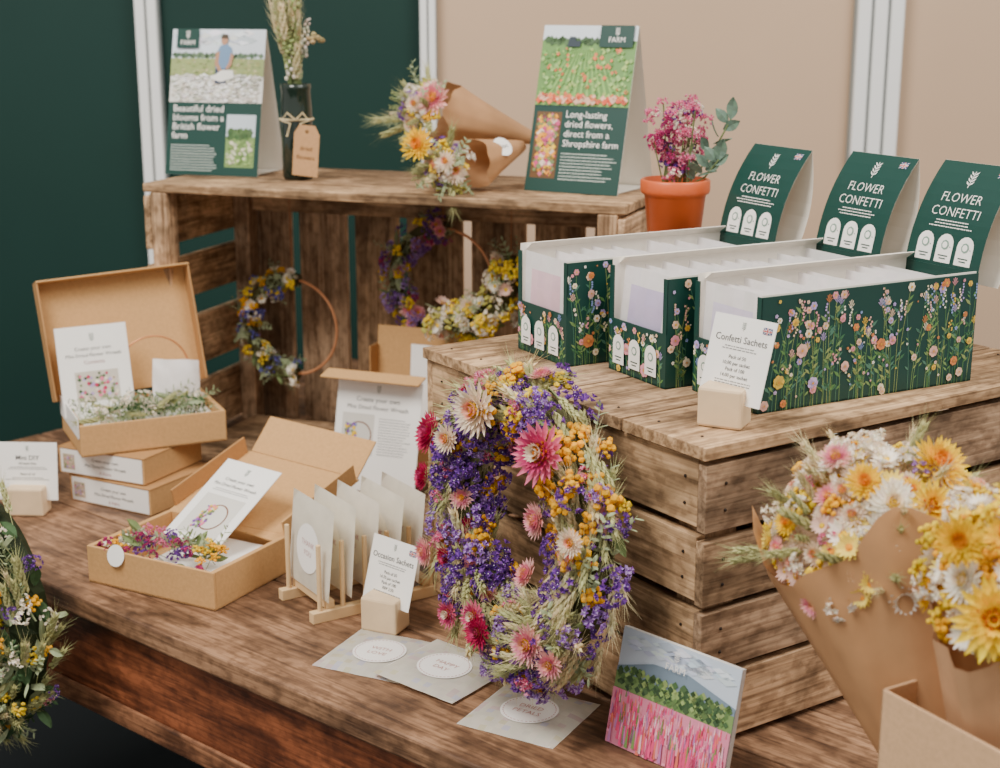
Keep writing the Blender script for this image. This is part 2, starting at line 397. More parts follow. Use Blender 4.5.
def ring_flowers(mb,c,e1,e2,n,ra,tr,N,mix,a0=0,a1=2*math.pi,leafs=None,nleaf=100,core=hx('5a5636'),sy=1,sh=0):
    c=Vector(c);e1=Vector(e1);e2=Vector(e2);n=Vector(n)
    pts=[];m=40
    full=abs(a1-a0)>6.2
    def ctr(a): return c+e1*(ra*math.cos(a)-sh*ra*math.sin(a))+e2*ra*sy*math.sin(a)
    for i in range(m if full else m+1):
        a=a0+(a1-a0)*i/m; pts.append(ctr(a))
    tube(mb,pts,tr*.5,core,7,close=full)
    def frm(front):
        a=R.uniform(a0,a1); f=R.uniform(-1.9,1.9) if front else R.uniform(0,6.28)
        rad=e1*math.cos(a)+e2*math.sin(a); tan=-e1*math.sin(a)+e2*math.cos(a)
        o=n*math.cos(f)+rad*math.sin(f)
        return ctr(a),o,tan,a
    for i in range(nleaf):
        p,o,tan,a=frm(True); d=tan*R.choice((1,1,-1))+o*R.uniform(.2,.8)
        t=wpick(leafs); put(mb,t[0],p+o*tr*.5,d,t[2]*R.uniform(.8,1.2))
    for i in range(N):
        p,o,tan,a=frm(True); t=wpick(mix)
        if len(t)>3 and t[3]=='t': put(mb,t[0],p+o*tr*.75,tan*.9+o*R.uniform(.1,.6),t[2]*R.uniform(.8,1.2))
        else:
            d=(o+Vector((R.uniform(-.4,.4),R.uniform(-.4,.4),R.uniform(-.2,.4)))).normalized()
            put(mb,t[0],p+o*tr*R.uniform(.62,.95),d,t[2]*R.uniform(.8,1.2))
def dome_flowers(mb,c,ax,rad,N,mix,flat=.75,spread=.0):
    c=Vector(c);ax=Vector(ax).normalized(); q=ax.to_track_quat('Z','Y').to_matrix()
    for i in range(N):
        k=(i+.5)/N; z=1-k*(1-spread); a=i*2.39996; r=math.sqrt(max(0,1-z*z))
        d=Vector((r*math.cos(a),r*math.sin(a),z)); p=q@Vector((d.x,d.y,d.z*flat))*rad*R.uniform(.84,1.06)
        t=wpick(mix); put(mb,t[0],c+p,q@d+Vector((R.uniform(-.3,.3),R.uniform(-.3,.3),R.uniform(-.1,.3))),t[2]*R.uniform(.75,1.25))
# ================= ROOM
def simple_mat(name,col,rough,scale,var,bump=0,wave=False):
    m,nt,b=nmat(name);N=nt.nodes;L=nt.links
    tc=N.new('ShaderNodeTexCoord'); no=N.new('ShaderNodeTexNoise'); no.inputs['Scale'].default_value=scale; no.inputs['Detail'].default_value=5
    L.new(tc.outputs['Object'],no.inputs['Vector'])
    cr=N.new('ShaderNodeValToRGB'); e=cr.color_ramp.elements
    e[0].position=.3;e[1].position=.7
    e[0].color=tuple(c*(1-var) for c in col)+(1,); e[1].color=tuple(c*(1+var) for c in col)+(1,)
    L.new(no.outputs['Fac'],cr.inputs[0]); L.new(cr.outputs[0],b.inputs['Base Color']); b.inputs['Roughness'].default_value=rough
    b.inputs['Specular IOR Level'].default_value=.25
    if bump:
        bp=N.new('ShaderNodeBump'); bp.inputs['Strength'].default_value=bump; bp.inputs['Distance'].default_value=.003
        L.new(no.outputs['Fac'],bp.inputs['Height']); L.new(bp.outputs[0],b.inputs['Normal'])
    return m
GW=simple_mat('dark_green_panel',hx('16352f'),.6,3,.06); BW=simple_mat('beige_panel',hx('c9ac90'),.7,2,.04); FL=simple_mat('grey_carpet',hx('202426'),.95,300,.3,.5)
WY=3.08
mb=MB(); box(mb,Matrix.Translation((-3.2,WY,0)),3.2-.14,.04,2.6,hx('1d4a42')); build(mb,'wall_back_green',GW)
mb=MB(); box(mb,Matrix.Translation((-.14,WY,0)),3.4,.04,2.6,hx('cbb096')); build(mb,'wall_back_beige',BW)
mb=MB(); box(mb,Matrix.Translation((-3.2,-1.5,-.05)),6.46,4.62,.05,(.1,.1,.1)); build(mb,'floor',FL)
def pole(x,w,name,ribs):
    mb=MB(); c=hx('f2f3f1')
    box(mb,Matrix.Translation((x-w/2,WY-.022,0)),w,.022,2.6,hx('8f9594'))
    rw=w/ribs
    for i in range(ribs):
        box(mb,Matrix.Translation((x-w/2+i*rw+rw*.1,WY-.034,0)),rw*.8,.03,2.6,c)
    build(mb,name,ALU,bevel=.003)
pole(-.70,.048,'trim_1',2); pole(-.143,.034,'trim_2',2); pole(.753,.098,'trim_3',3)
# ================= TABLE
P0=Vector((-.579,1.805,0)); tx=Vector((.762,-.648,0)).normalized()
MT=frame((P0.x,P0.y,0),tx)
TW=[hx(c) for c in ('927055','9a785c','886850','957358','8b6b52')]
mb=MB(); L0=-.62; LT=2.25; d=0
widths=[.2,.19,.21,.2,.2,.14]
for i,w in enumerate(widths):
    box(mb,MT@Matrix.Translation((L0,d,TZ-.028)),LT,w-.0015,.028,TW[i%5]); d+=w
AP=hx('8f5334')
box(mb,MT@Matrix.Translation((L0+.03,.018,TZ-.165)),LT-.06,.022,.135,AP)
box(mb,MT@Matrix.Translation((L0+.03,.012,TZ-.165)),LT-.06,.006,.03,hx('96684a'))
box(mb,MT@Matrix.Translation((L0+.03,1.1,TZ-.165)),LT-.06,.022,.135,AP)
for x in (L0+.03,L0+LT-.05):
    box(mb,MT@Matrix.Translation((x,.04,TZ-.165)),.022,1.06,.135,AP)
for x in (L0+.04,L0+LT-.11):
    for y in (.03,1.04): box(mb,MT@Matrix.Translation((x,y,0)),.07,.07,TZ-.03,hx('7a462c'))
build(mb,'wooden_table',TWOOD,bevel=.003)
# ================= BIG FRONT CRATE
CW=[hx(c) for c in ('c6a684','b6997a','ceae8c','aa8e70','be9f7c','caaa86','b2977c')]
an=math.radians(34); MC=frame((.196,1.356,TZ),(math.cos(an),math.sin(an),0))
LB,LA,HC=.56,.51,.32
mb=MB()
zs=[(.008,.07),(.086,.062),(.16,.066),(.236,.068)]
for z,h in zs:
    box(mb,MC@Matrix.Translation((0,.012,z)),.012,LA-.024,h,R.choice(CW))
    box(mb,MC@Matrix.Translation((LB-.012,.012,z)),.012,LA-.024,h,R.choice(CW))
    z2=z-.004 if z>.1 else z
    box(mb,MC@Matrix.Translation((0,0,z2)),LB,.012,h,R.choice(CW))
    box(mb,MC@Matrix.Translation((0,LA-.012,z)),LB,.012,h,R.choice(CW))
    for dz in (.3,.7):
        for yy in (.03,LA-.035): nail(mb,MC,(-.0002,yy,z+h*dz))
        for xx in (.025,LB-.03): nail(mb,MC,(xx,-.0002,z2+h*dz))
for x in (.0125,LB-.0525):
    for y in (.0125,LA-.0525): box(mb,MC@Matrix.Translation((x,y,0)),.04,.04,.305,R.choice(CW))
y=-.004
for i in range(4):
    w=(LA+.008)/4; box(mb,MC@Matrix.Translation((-.006,y,HC-.013)),LB+.012,w-.004,.013,R.choice(CW))
    for dz in (.25,.75): nail(mb,MC,(.018,y+w*dz,HC-.0003)); nail(mb,MC,(LB-.02,y+w*dz,HC-.0003))
    y+=w
build(mb,'wooden_crate',WOOD,bevel=.0022)
# ================= BACK CRATE
dx=Vector((.9395,-.3426,0)); MK=frame((-.563,2.365,TZ),dx); KL,KD,KH=.787,.3,.45
mb=MB()
for i in range(3): box(mb,MK@Matrix.Translation((0,i*.1,KH-.014)),KL,.096,.014,R.choice(CW))
x=.02
for w in (.085,.09,.08,.1,.095,.085,.09):
    box(mb,MK@Matrix.Translation((x,KD-.012,.0)),w,.012,KH-.014,R.choice(CW)); x+=w+.017
for X in (0,KL-.012):
    for z,h in ((.01,.09),(.13,.085),(.25,.07),(.345,.085)):
        box(mb,MK@Matrix.Translation((X,.0,z)),.012,KD-.012,h,R.choice(CW))
for X in (.012,KL-.042):
    for Y in (.0,KD-.045): box(mb,MK@Matrix.Translation((X,Y,0)),.03,.032,KH-.014,R.choice(CW))
box(mb,MK@Matrix.Translation((0.042,.0,0)),KL-.084,KD-.05,.012,R.choice(CW))
box(mb,MK@Matrix.Translation((0.042,KD-.03,KH-.075)),KL-.084,.018,.06,R.choice(CW))
build(mb,'wooden_crate',WOOD,bevel=.0022)
# ================= CONFETTI BOXES
def confetti_box(near,seed,inner):
    R.seed(seed)
    ang=math.radians(28.6); M=frame((near[0],near[1],TZ+HC+.0005),(math.cos(ang),math.sin(ang),0))
    L,W,H=.296,.112,.12; t=.0018
    mb=MB()
    box(mb,M,L,W,t,DG)
    box(mb,M,L,t,H,DG); box(mb,M@Matrix.Translation((0,W-t,0)),L,t,H,DG)
    box(mb,M@Matrix.Translation((0,t,0)),t,W-2*t,H*.5,DG); box(mb,M@Matrix.Translation((L-t,t,0)),t,W-2*t,H,DG)
    box(mb,M@Matrix.Translation((-.0002,0,H*.5)),t,.007,H*.5,DG); box(mb,M@Matrix.Translation((-.0002,W-.007,H*.5)),t,.007,H*.5,DG)
    wc=hx('f2ebde')
    box(mb,M@Matrix.Translation((t,t,.002)),L-2*t,.001,H+.0,wc); box(mb,M@Matrix.Translation((t,W-t-.001,.002)),L-2*t,.001,H+.006,wc)
    box(mb,M@Matrix.Translation((0.01,W,H))@Matrix.Rotation(math.radians(145),4,'X'),L-.012,.018,.0008,wc)
    pn=MB(); meadow(pn,L,H*.99,1.0); mb.inst(pn,M)
    ep=MB(); ME=M@frame((0,W,0),(0,-1,0))
    for i in range(3): badge(ep,.012+i*.032,.01,.022,.034)
    meadow(ep,W,H*.49,.6)
    mb.inst(ep,ME)
    hp=MB(); HW,HH=W,.122
    rect(hp,0,-.02,HW,HH,DG,1,2,10)
    fern(hp,HW/2,HH-.03,.02,layer=4)
    txt(hp,'FLOWER',HW/2,HH-.048,.0158,WHITE,'CENTER',4,-.012,.98); txt(hp,'CONFETTI',HW/2,HH-.065,.0158,WHITE,'CENTER',4,-.012,.98)
    scribble(hp,HW/2,HH-.071,.08,3,.0035,WHITE,.0011,True,4)
    for i in range(3): badge(hp,.014+i*.03,.004,.024,.033,4)
    flag(hp,HW-.022,HH-.014,.013,4)
    def bend(v):
        w=v.copy(); tt=np.clip(v[:,2]+.02,0,1)/.142
        w[:,1]=v[:,1]+.012*tt+.042*tt**2.2; w[:,2]=H-.02+ (v[:,2]+.02)*(1-.08*tt)+.0
        return w
    MH=M@frame((L-.003,W,0),(0,-1,0)); mb.inst(hp,MH,fn=bend)
    bk=MB(); rect(bk,0,-.02,HW,HH,wc,-3,2,10); mb.inst(bk,MH,fn=bend)
    A=M@frame((L-.003,W,0),(0,-1,0))
    V=[];F=[]
    for k in range(9):
        u=k/8; yy=.054-(.02)*u +.012*math.sin(math.pi*u); zz=H+.11-(.13)*u
        V+=[(0,yy,zz),(HW,yy,zz)]
        if k: F.append((2*k-2,2*k-1,2*k+1,2*k))
    q=MB(); q.raw(V,F,wc); mb.inst(q,A)
    ob=build(mb,'confetti_dispenser_box',[CARD])
    sb=MB(); n=16
    for i in range(n):
        x=.004+i*(L-.02)/n; a=R.uniform(.02,.12)
        Q=M@Matrix.Translation((x,.006,.004))@Matrix.Rotation(a,4,'Y')
        V=[];F=[];k=6; hh=H-.010+R.uniform(-.005,.006) if i else H-.004
        for j in range(k+1):
            for l in range(k+1):
                u,v=l/k,j/k; V.append((-.004*math.sin(math.pi*u)*math.sin(math.pi*v)*R.uniform(.5,1.3),u*(W-.012),v*hh))
        for j in range(k):
            for l in range(k): a_=j*(k+1)+l; F.append((a_,a_+1,a_+k+2,a_+k+1))
        cc=[]
        for j in range(k):
            for l in range(k):
                cc.append(jit(inner if (i==0 and 1<=l<=4 and 2<=j<=4) else hx('f3efee'),.03))
        A=np.array(Q); sb.raw(np.array(V)@A[:3,:3].T+A[:3,3],F,cc)
    so=build(sb,'paper_sachets',GLASSINE,M=Matrix.Identity(4),smooth=True)
    so.parent=ob; so.matrix_parent_inverse=Matrix.Translation(ob.location).inverted()
confetti_box((.261,1.469),1,hx('e2daee')); confetti_box((.178,1.570),2,hx('d5c8e6')); confetti_box((.0756,1.672),3,hx('f0ccd6'))
R.seed(50)
# ================= LABEL CARDS WITH WOODEN BLOCKS
def label(name,base,xd,w,h,lean,lines,title,bw=.05,bd=.034,bh=.04,z0=TZ,cx=0,flagon=True,cz=.02,bxd=None,ts=.0098):
    M=frame((base[0],base[1],z0+.0004),xd); MB_=frame((base[0],base[1],z0+.0004),bxd or xd)
    e=empty(name,(base[0],base[1],z0))
    mb=MB(); c=hx('e2c6a0')
    box(mb,MB_@Matrix.Translation((-bw/2,-bd/2,0)),bw,bd,bh,c); child(mb,'wooden_block',PALE,e,bevel=.003)
    cd=MB(); box(cd,Matrix.Translation((0,0,0)),w,.0008,h,WHITE)
    fern(cd,w/2,h-.014,.009,hx('7c8a80'),2)
    txt(cd,title,w/2,h-.026,ts,INK,'CENTER',2,.004)
    z=h-.031
    for l in lines:
        if l=='_': scribble(cd,w/2,z,w*.75,2,.0026,hx('777777'),.0009,True); z-=.0065
        elif l=='*': z-=.003
        else: txt(cd,l,w/2,z-.002,.0052,INK,'CENTER',2,.006); z-=.0062
    if flagon: flag(cd,w-.015,h-.013,.011,2)
    mc=MB(); mc.inst(cd,M@Matrix.Translation((cx-w/2,0,cz))@Matrix.Rotation(-lean,4,'X')); child(mc,'printed_card',CARD,e)
label('confetti_price_label',(.222,1.432),(.66,-.75,0),.078,.085,math.radians(16),['_','*','Pack of 50','10.00 per sachet','Pack of 100','14.00 per sachet','_'],'Confetti Sachets',.046,.034,.04,TZ+HC,cx=.004,bxd=(.9,-.45,0),cz=.024)
label('occasion_price_label',(-.137,1.668),(.74,-.67,0),.078,.078,math.radians(16),['_','*','Pack of 50','14.70 per sachet','Pack of 100','RRP 3.50','_'],'Occasion Sachets',.048,.036,.042,cz=.030,bxd=(.87,-.4,0))
label('kit_price_label',(-.69,2.085),(.99,-.05,0),.088,.085,math.radians(8),['Wreath Kits','_','*','Pack of 10','_'],'Mini DIY',.055,.036,.042,flagon=False)
# ================= SACHETS ON TABLE
def sachet_top(mb,M,s,off=0):
    k=14;V=[];F=[];cc=[]
    def hgt(u,v): return .0045*(1-abs(u)**5)*(1-abs(v)**5)+.0004*math.sin(9*u+off)*math.cos(7*v)
    for j in range(k+1):
        for l in range(k+1):
            u=-1+2*l/k;v=-1+2*j/k; V.append((u*s/2,v*s/2,hgt(u,v)))
    for j in range(k):
        for l in range(k):
            a=j*(k+1)+l;F.append((a,a+1,a+k+2,a+k+1))
            cc.append(jit(hx('e2dccf') if R.random()<.8 else R.choice([hx('dccac6'),hx('d2d0da'),hx('dcd4b8')]),.04))
    b=len(V); V+=[(-s/2,-s/2,0),(s/2,-s/2,0),(s/2,s/2,0),(-s/2,s/2,0)]; F.append((b+3,b+2,b+1,b)); cc.append(WHITE)
    A=np.array(M); mb.raw(np.array(V)@A[:3,:3].T+A[:3,3],F,cc)
for nm,c0,ang,z in (('p',(-.138,1.590),-25,0),('q',(-.062,1.540),-37,0.0009),('r',(.031,1.443),-29,0)):
    Mx=Matrix.Translation((c0[0],c0[1],TZ+.0006+z*1))@Matrix.Rotation(math.radians(ang),4,'Z')
    if nm=='q': Mx=Mx@Matrix.Rotation(math.radians(2.2),4,'Y')@Matrix.Translation((0,0,.004))
    e=empty('flower_petal_sachet',(c0[0],c0[1],TZ)); mb=MB(); sachet_top(mb,Mx,.112,R.uniform(0,5)); child(mb,'glassine_bag',GLASSINE,e,smooth=True)
    st=MB(); S=Mx@Matrix.Translation((0,0,.0054))@Matrix.Rotation(math.radians(-90),4,'X')
    disc(st,0,0,.031,hx('fdf9f4'),0,40)
    for a in range(40):
        q=a/40*6.283; q2=(a+.6)/40*6.283
        poly(st,[(.0275*math.cos(q),.0275*math.sin(q)),(.0285*math.cos(q),.0285*math.sin(q)),(.0285*math.cos(q2),.0285*math.sin(q2)),(.0275*math.cos(q2),.0275*math.sin(q2))],hx('d0a4a4'),2)
    t1,t2={'p':('WITH','LOVE'),'q':('HAPPY','DAY'),'r':('DRIED','PETALS')}[nm]
    txt(st,t1,0,.002,.010,hx('cfa09a'),'CENTER',2); txt(st,t2,0,-.010,.010,hx('cfa09a'),'CENTER',2)
    mm=MB(); mm.inst(st,S); child(mm,'round_sticker',CARD,e)
# ================= SACHET RACK
fd=Vector((.84,.54,0)).normalized(); wd=Vector((.54,-.84,0))
e=empty('wooden_sachet_rack',(-.2,1.77,TZ)); mb=MB(); c=hx('e2c090')
A0=Vector((-.275,1.755,TZ)); B0=A0+wd*.088
for o in (A0,B0):
    M=frame(o,fd); box(mb,M@Matrix.Translation((0,-.006,0)),.178,.012,.014,c)
M=frame(A0,fd)
for x in (.02,.155): box(mb,M@Matrix.Translation((x,-.088,.014))@Matrix.Identity(4),.012,.094,.01,c)
for o in (A0,B0):
    for i in range(6):
        p=o+fd*(.012+i*.031); tube(mb,[p+Vector((0,0,.012)),p+Vector((0,0,.098))],.0032,c,10)
child(mb,'rack',PALE,e,bevel=.001)
mb=MB(); st=MB()
for i in range(5):
    o=A0+fd*(.022+i*.031)+wd*(.044)+Vector((0,0,.026))-fd*.004
    M=frame(o,wd)
    lean=math.radians(R.uniform(4,7)); M=M@Matrix.Rotation(-lean,4,'X')
    k=8
    for sgn in (1,-1):
        V=[];F=[]
        for j in range(k+1):
            for l in range(k+1):
                u=-1+2*l/k;v=j/k; V.append((u*.056,-sgn*.0035*(1-u**4)*(1-(2*v-1)**4),v*.114))
        for j in range(k):
            for l in range(k):
                a=j*(k+1)+l;F.append((a,a+1,a+k+2,a+k+1) if sgn>0 else (a,a+k+1,a+k+2,a+1))
        A=np.array(M); mb.raw(np.array(V)@A[:3,:3].T+A[:3,3],F,jit(hx('f4eee0'),.03))
    s2=MB(); disc(s2,0,.052,.031,hx('f2e8d0') if i else hx('fdfaf5'),22,30); txt(s2,'THANK',0,.055,.010,hx('d0a8a8'),'CENTER',24); txt(s2,'YOU',0,.043,.010,hx('d0a8a8'),'CENTER',24); st.inst(s2,M)
child(mb,'glassine_bags',GLASSINE,e,smooth=True); child(st,'stickers',CARD,e)
# ================= MAILER BOXES
KC=hx('c99c68'); KD_=hx('b08456')
def tray(mb,M,L,D,H,t=.004):
    box(mb,M,L,D,t,KC); box(mb,M,L,t,H,KC); box(mb,M@Matrix.Translation((0,D-t,0)),L,t,H,KC)
    box(mb,M@Matrix.Translation((0,t,0)),t*1.8,D-2*t,H,KC); box(mb,M@Matrix.Translation((L-t*1.8,t,0)),t*1.8,D-2*t,H,KC)
def closed(mb,M,L,D,H):
    box(mb,M,L,D,H-.003,KC); box(mb,M@Matrix.Translation((-.0008,-.0008,H-.003)),L+.0016,D+.0016,.003,KD_)
def kit_label(mb,M,w,h):
    p=MB(); rect(p,0,0,w,h,WHITE,2); txt(p,'Create your own',w*.55,h*.62,.007,INK,'CENTER',4,.0); txt(p,'Mini Dried Flower Wreath',w*.55,h*.36,.007,INK,'CENTER',4,.0); txt(p,'& display',w*.55,h*.12,.006,hx('b07a7a'),'CENTER',4,.0)
    rect(p,.004,h*.15,.026,h*.8,hx('c8b49a'),4); speck(p,.004,h*.15,.026,h*.8,40,[C['lil'],C['green'],C['pink'],C['cream']],.002,5)
    mb.inst(p,M)
for z,off,ang in ((0,(-.645,2.145),-29),(.0425,(-.66,2.148),-25)):
    a=math.radians(ang); M=frame((off[0],off[1],TZ+z+.0005),(math.cos(a),math.sin(a),0))
    e=empty('cardboard_kit_box',(off[0],off[1],TZ+z)); mb=MB(); closed(mb,M,.157,.14,.041); child(mb,'mailer',KRAFT,e,bevel=.0012)
    lb=MB(); kit_label(lb,M@Matrix.Translation((.004,0,.002)),.15,.036); child(lb,'wrap_label',CARD,e)
def flowers_in(mb,M,L,D,z,N,mix,h=.03):
    for i in range(N):
        p=M@Vector((R.uniform(.1,.9)*L,R.uniform(.15,.85)*D,z+R.uniform(0,h))); t=wpick(mix)
        ang=R.uniform(-.5,.5); d=(M.to_3x3()@Vector((math.cos(ang)*R.choice((-1,1)),math.sin(ang),R.uniform(.05,.5)))) if (len(t)>3) else Vector((R.uniform(-.6,.3),R.uniform(-.9,.1),1))
        put(mb,t[0],p,d,t[2]*R.uniform(.8,1.2))
a=math.radians(25); M=frame((-.607,2.083,TZ+.0848),(math.cos(a),math.sin(a),0))
e=empty('open_wreath_kit_box',(-.55,2.2,TZ+.0848)); mb=MB(); tray(mb,M,.215,.163,.047)
Ml=M@Matrix.Translation((-.012,.163,.045))@Matrix.Rotation(math.radians(-16),4,'X')@Matrix.Rotation(math.radians(-3),4,'Y')
LW=.236
box(mb,Ml,LW,.003,.185,KC); box(mb,Ml@Matrix.Translation((0,-.032,0)),.003,.032,.185,KD_); box(mb,Ml@Matrix.Translation((LW-.003,-.032,0)),.003,.032,.185,KD_)
box(mb,Ml@Matrix.Translation((0,-.034,.182)),LW,.034,.003,KC)
child(mb,'mailer',KRAFT,e,bevel=.001)
mb=MB(); box(mb,M@Matrix.Translation((.0075,.006,.006)),.198,.15,.028,hx('efece4')); box(mb,M@Matrix.Translation((-.002,.004,.027)),.0015,.155,.03,WHITE)
cd=MB(); box(cd,Matrix.Identity(4),.108,.001,.135,WHITE); fern(cd,.054,.11,.014,hx('7c8a80'),2); txt(cd,'Create your own',.054,.098,.008,INK,'CENTER',2,.0); txt(cd,'Mini Dried Flower Wreath',.054,.088,.0078,INK,'CENTER',2,.0); txt(cd,'Contents',.054,.077,.0085,hx('9a5a5a'),'CENTER',2)
rect(cd,.022,.02,.088,.066,hx('cfc6b8'),2); speck(cd,.022,.02,.088,.066,70,[C['pink'],C['green'],C['lil'],C['cream'],C['dgreen'],C['mag']],.004,3)
mb.inst(cd,M@Matrix.Translation((-.004,.105,.034))@Matrix.Rotation(math.radians(4),4,'Z')@Matrix.Rotation(math.radians(-14),4,'X'))
child(mb,'insert_and_card',CARD,e)
mb=MB()
pk=[];F=[];k=8
for j in range(k+1):
    for l in range(k+1):
        u=-1+2*l/k;v=-1+2*j/k; pk.append((u*.036,-.010*(1-u**4)*(1-v**4)+.003*math.sin(5*u+3*v),(v+1)*.037))
for j in range(k):
    for l in range(k): q=j*(k+1)+l;F.append((q,q+1,q+k+2,q+k+1))
t=MB(); t.raw(pk,F,hx('f8f7f6')); mb.inst(t,M@Matrix.Translation((.162,.092,.036))@Matrix.Rotation(math.radians(-22),4,'X')@Matrix.Rotation(.12,4,'Y'))
child(mb,'tissue_packet',GLASSINE,e,smooth=True)
mb=MB(); flowers_in(mb,M,.212,.11,.034,90,[(SWh,3,.012),(SG,5,.026,'t'),(SGd,3,.024,'t'),(LFs,2,.028,'t'),(WG,1,.02,'t')],.026); child(mb,'dried_flowers',PETAL,e)
mb=MB(); hp=[M@Vector((.14+.055*math.cos(q),.14,.085+.055*math.sin(q))) for q in [i/40*6.283 for i in range(40)]]; tube(mb,hp,.0016,hx('d08a5a'),6,close=True); child(mb,'copper_hoop',COPPER,e)
# front open box
a=math.radians(-28.5); Mf=frame((-.531,1.815,TZ+.0005),(math.cos(a),math.sin(a),0))
e=empty('open_wreath_kit_box',(-.4,1.85,TZ)); mb=MB(); FLn,FD=.206,.16; tray(mb,Mf,FLn,FD,.05)
Ml=Mf@Matrix.Translation((0,FD,.05))@Matrix.Rotation(math.radians(-74),4,'X')@Matrix.Rotation(math.radians(6),4,'Y')
box(mb,Ml,FLn,.003,.165,KC); box(mb,Ml@Matrix.Translation((0,-.026,.01)),.003,.026,.15,KD_); box(mb,Ml@Matrix.Translation((FLn-.003,-.026,.01)),.003,.026,.15,KC)
box(mb,Ml@Matrix.Translation((.004,0,.165))@Matrix.Rotation(math.radians(30),4,'X'),FLn-.008,.003,.06,KC)
child(mb,'mailer',KRAFT,e,bevel=.001)
mb=MB(); box(mb,Mf@Matrix.Translation((.075,.012,.03)),.12,.135,.002,WHITE); 
cd=MB(); box(cd,Matrix.Identity(4),.105,.001,.14,WHITE); fern(cd,.052,.118,.013,hx('7c8a80'),2); txt(cd,'Create your own',.052,.106,.008,INK,'CENTER',2,.0); txt(cd,'Mini Dried Flower Wreath',.052,.096,.0075,INK,'CENTER',2,.0)
scribble(cd,.052,.09,.07,2,.003,hx('888888'),.001,True); rect(cd,.015,.012,.09,.08,hx('ddd9d0'),2)
disc(cd,.058,.045,.022,hx('7d4a2c'),3,24); disc(cd,.058,.045,.02,hx('ddd9d0'),4,24); speck(cd,.03,.02,.056,.065,60,[C['pur'],C['yel'],C['pink'],C['green']],.0034,6)
mb.inst(cd,Mf@Matrix.Translation((.05,.088,.047))@Matrix.Rotation(math.radians(-10),4,'Z')@Matrix.Rotation(math.radians(-58),4,'X'))
disc_=MB(); disc(disc_,0,0,.014,WHITE,2,24); mb.inst(disc_,Mf@Matrix.Translation((.05,-.001,.045))@Matrix.Rotation(math.radians(-15),4,'X'))
child(mb,'card_and_paper',CARD,e)
mb=MB(); flowers_in(mb,Mf,.19,.07,.035,22,[(SPu,1,.011),(SDp,1.4,.011),(SG,2,.026,'t'),(LFg,3,.032,'t')],.02)
for i in range(12): put(mb,BUy if i%2 else BUo,Mf@Vector((.17+R.uniform(-.02,.02),.03+R.uniform(-.012,.03),.05+R.uniform(0,.012))),(0,-.3,1),.008)
for i in range(20): put(mb,(SDp,SPi,SPu)[i%3],Mf@Vector((.1+R.uniform(-.05,.05),.04+R.uniform(-.02,.02),.052+R.uniform(0,.014))),(0,-.3,1),.009)
for i in range(8): put(mb,DAw if i%3 else BUo,Mf@Vector((.02+R.uniform(-.01,.02),.03+R.uniform(-.012,.03),.045)),(0,-.3,1),.008)
for i in range(12): put(mb,LFg if i%2 else SG,Mf@Vector((.13+R.uniform(-.05,.04),.05,.052)),(R.uniform(-1,1),R.uniform(-.6,.3),.5),.028)
child(mb,'dried_flowers',PETAL,e)
# back kit box with leaning cards
xd=Vector((.93,-.37,0))
e=empty('display_kit_box',(-.2,2.27,TZ)); mb=MB(); Mb0=frame((-.25,2.28,TZ+.0125),xd)
tray(mb,Mb0,.17,.13,.045)
box(mb,Mb0@Matrix.Translation((-.005,.13,.045))@Matrix.Rotation(math.radians(-6),4,'X'),.18,.003,.155,KC)
box(mb,Mb0@Matrix.Translation((-.005,.11,.05)),.003,.03,.12,KD_)
box(mb,Mb0@Matrix.Translation((.0,-.066,.159))@Matrix.Rotation(math.radians(12),4,'X'),.165,.030,.003,KC)
child(mb,'mailer',KRAFT,e,bevel=.001)
mb=MB(); cd=MB(); box(cd,Matrix.Identity(4),.142,.001,.172,WHITE); fern(cd,.07,.15,.013,hx('7c8a80'),2); txt(cd,'Create your own',.07,.137,.0105,INK,'CENTER',2,.0); txt(cd,'Mini Dried Flower Wreath',.07,.125,.0095,INK,'CENTER',2,.0)
rect(cd,.012,.055,.066,.118,hx('d8d3ca'),2); disc(cd,.042,.085,.021,hx('7d4a2c'),3,24); disc(cd,.042,.085,.019,hx('d8d3ca'),4,24); speck(cd,.015,.068,.04,.105,50,[C['blue'],C['yel'],C['pur'],C['green']],.0035,6)
scribble(cd,.074,.112,.055,14,.0042,hx('888888'),.0012)
mb.inst(cd,frame((-.262,2.205,TZ+.001),xd)@Matrix.Rotation(math.radians(-13),4,'X'))
c2=MB(); box(c2,Matrix.Identity(4),.10,.001,.13,WHITE); mb.inst(c2,Mb0@Matrix.Translation((.07,.1,.05))@Matrix.Rotation(math.radians(-6),4,'X'))
child(mb,'cards',CARD,e)
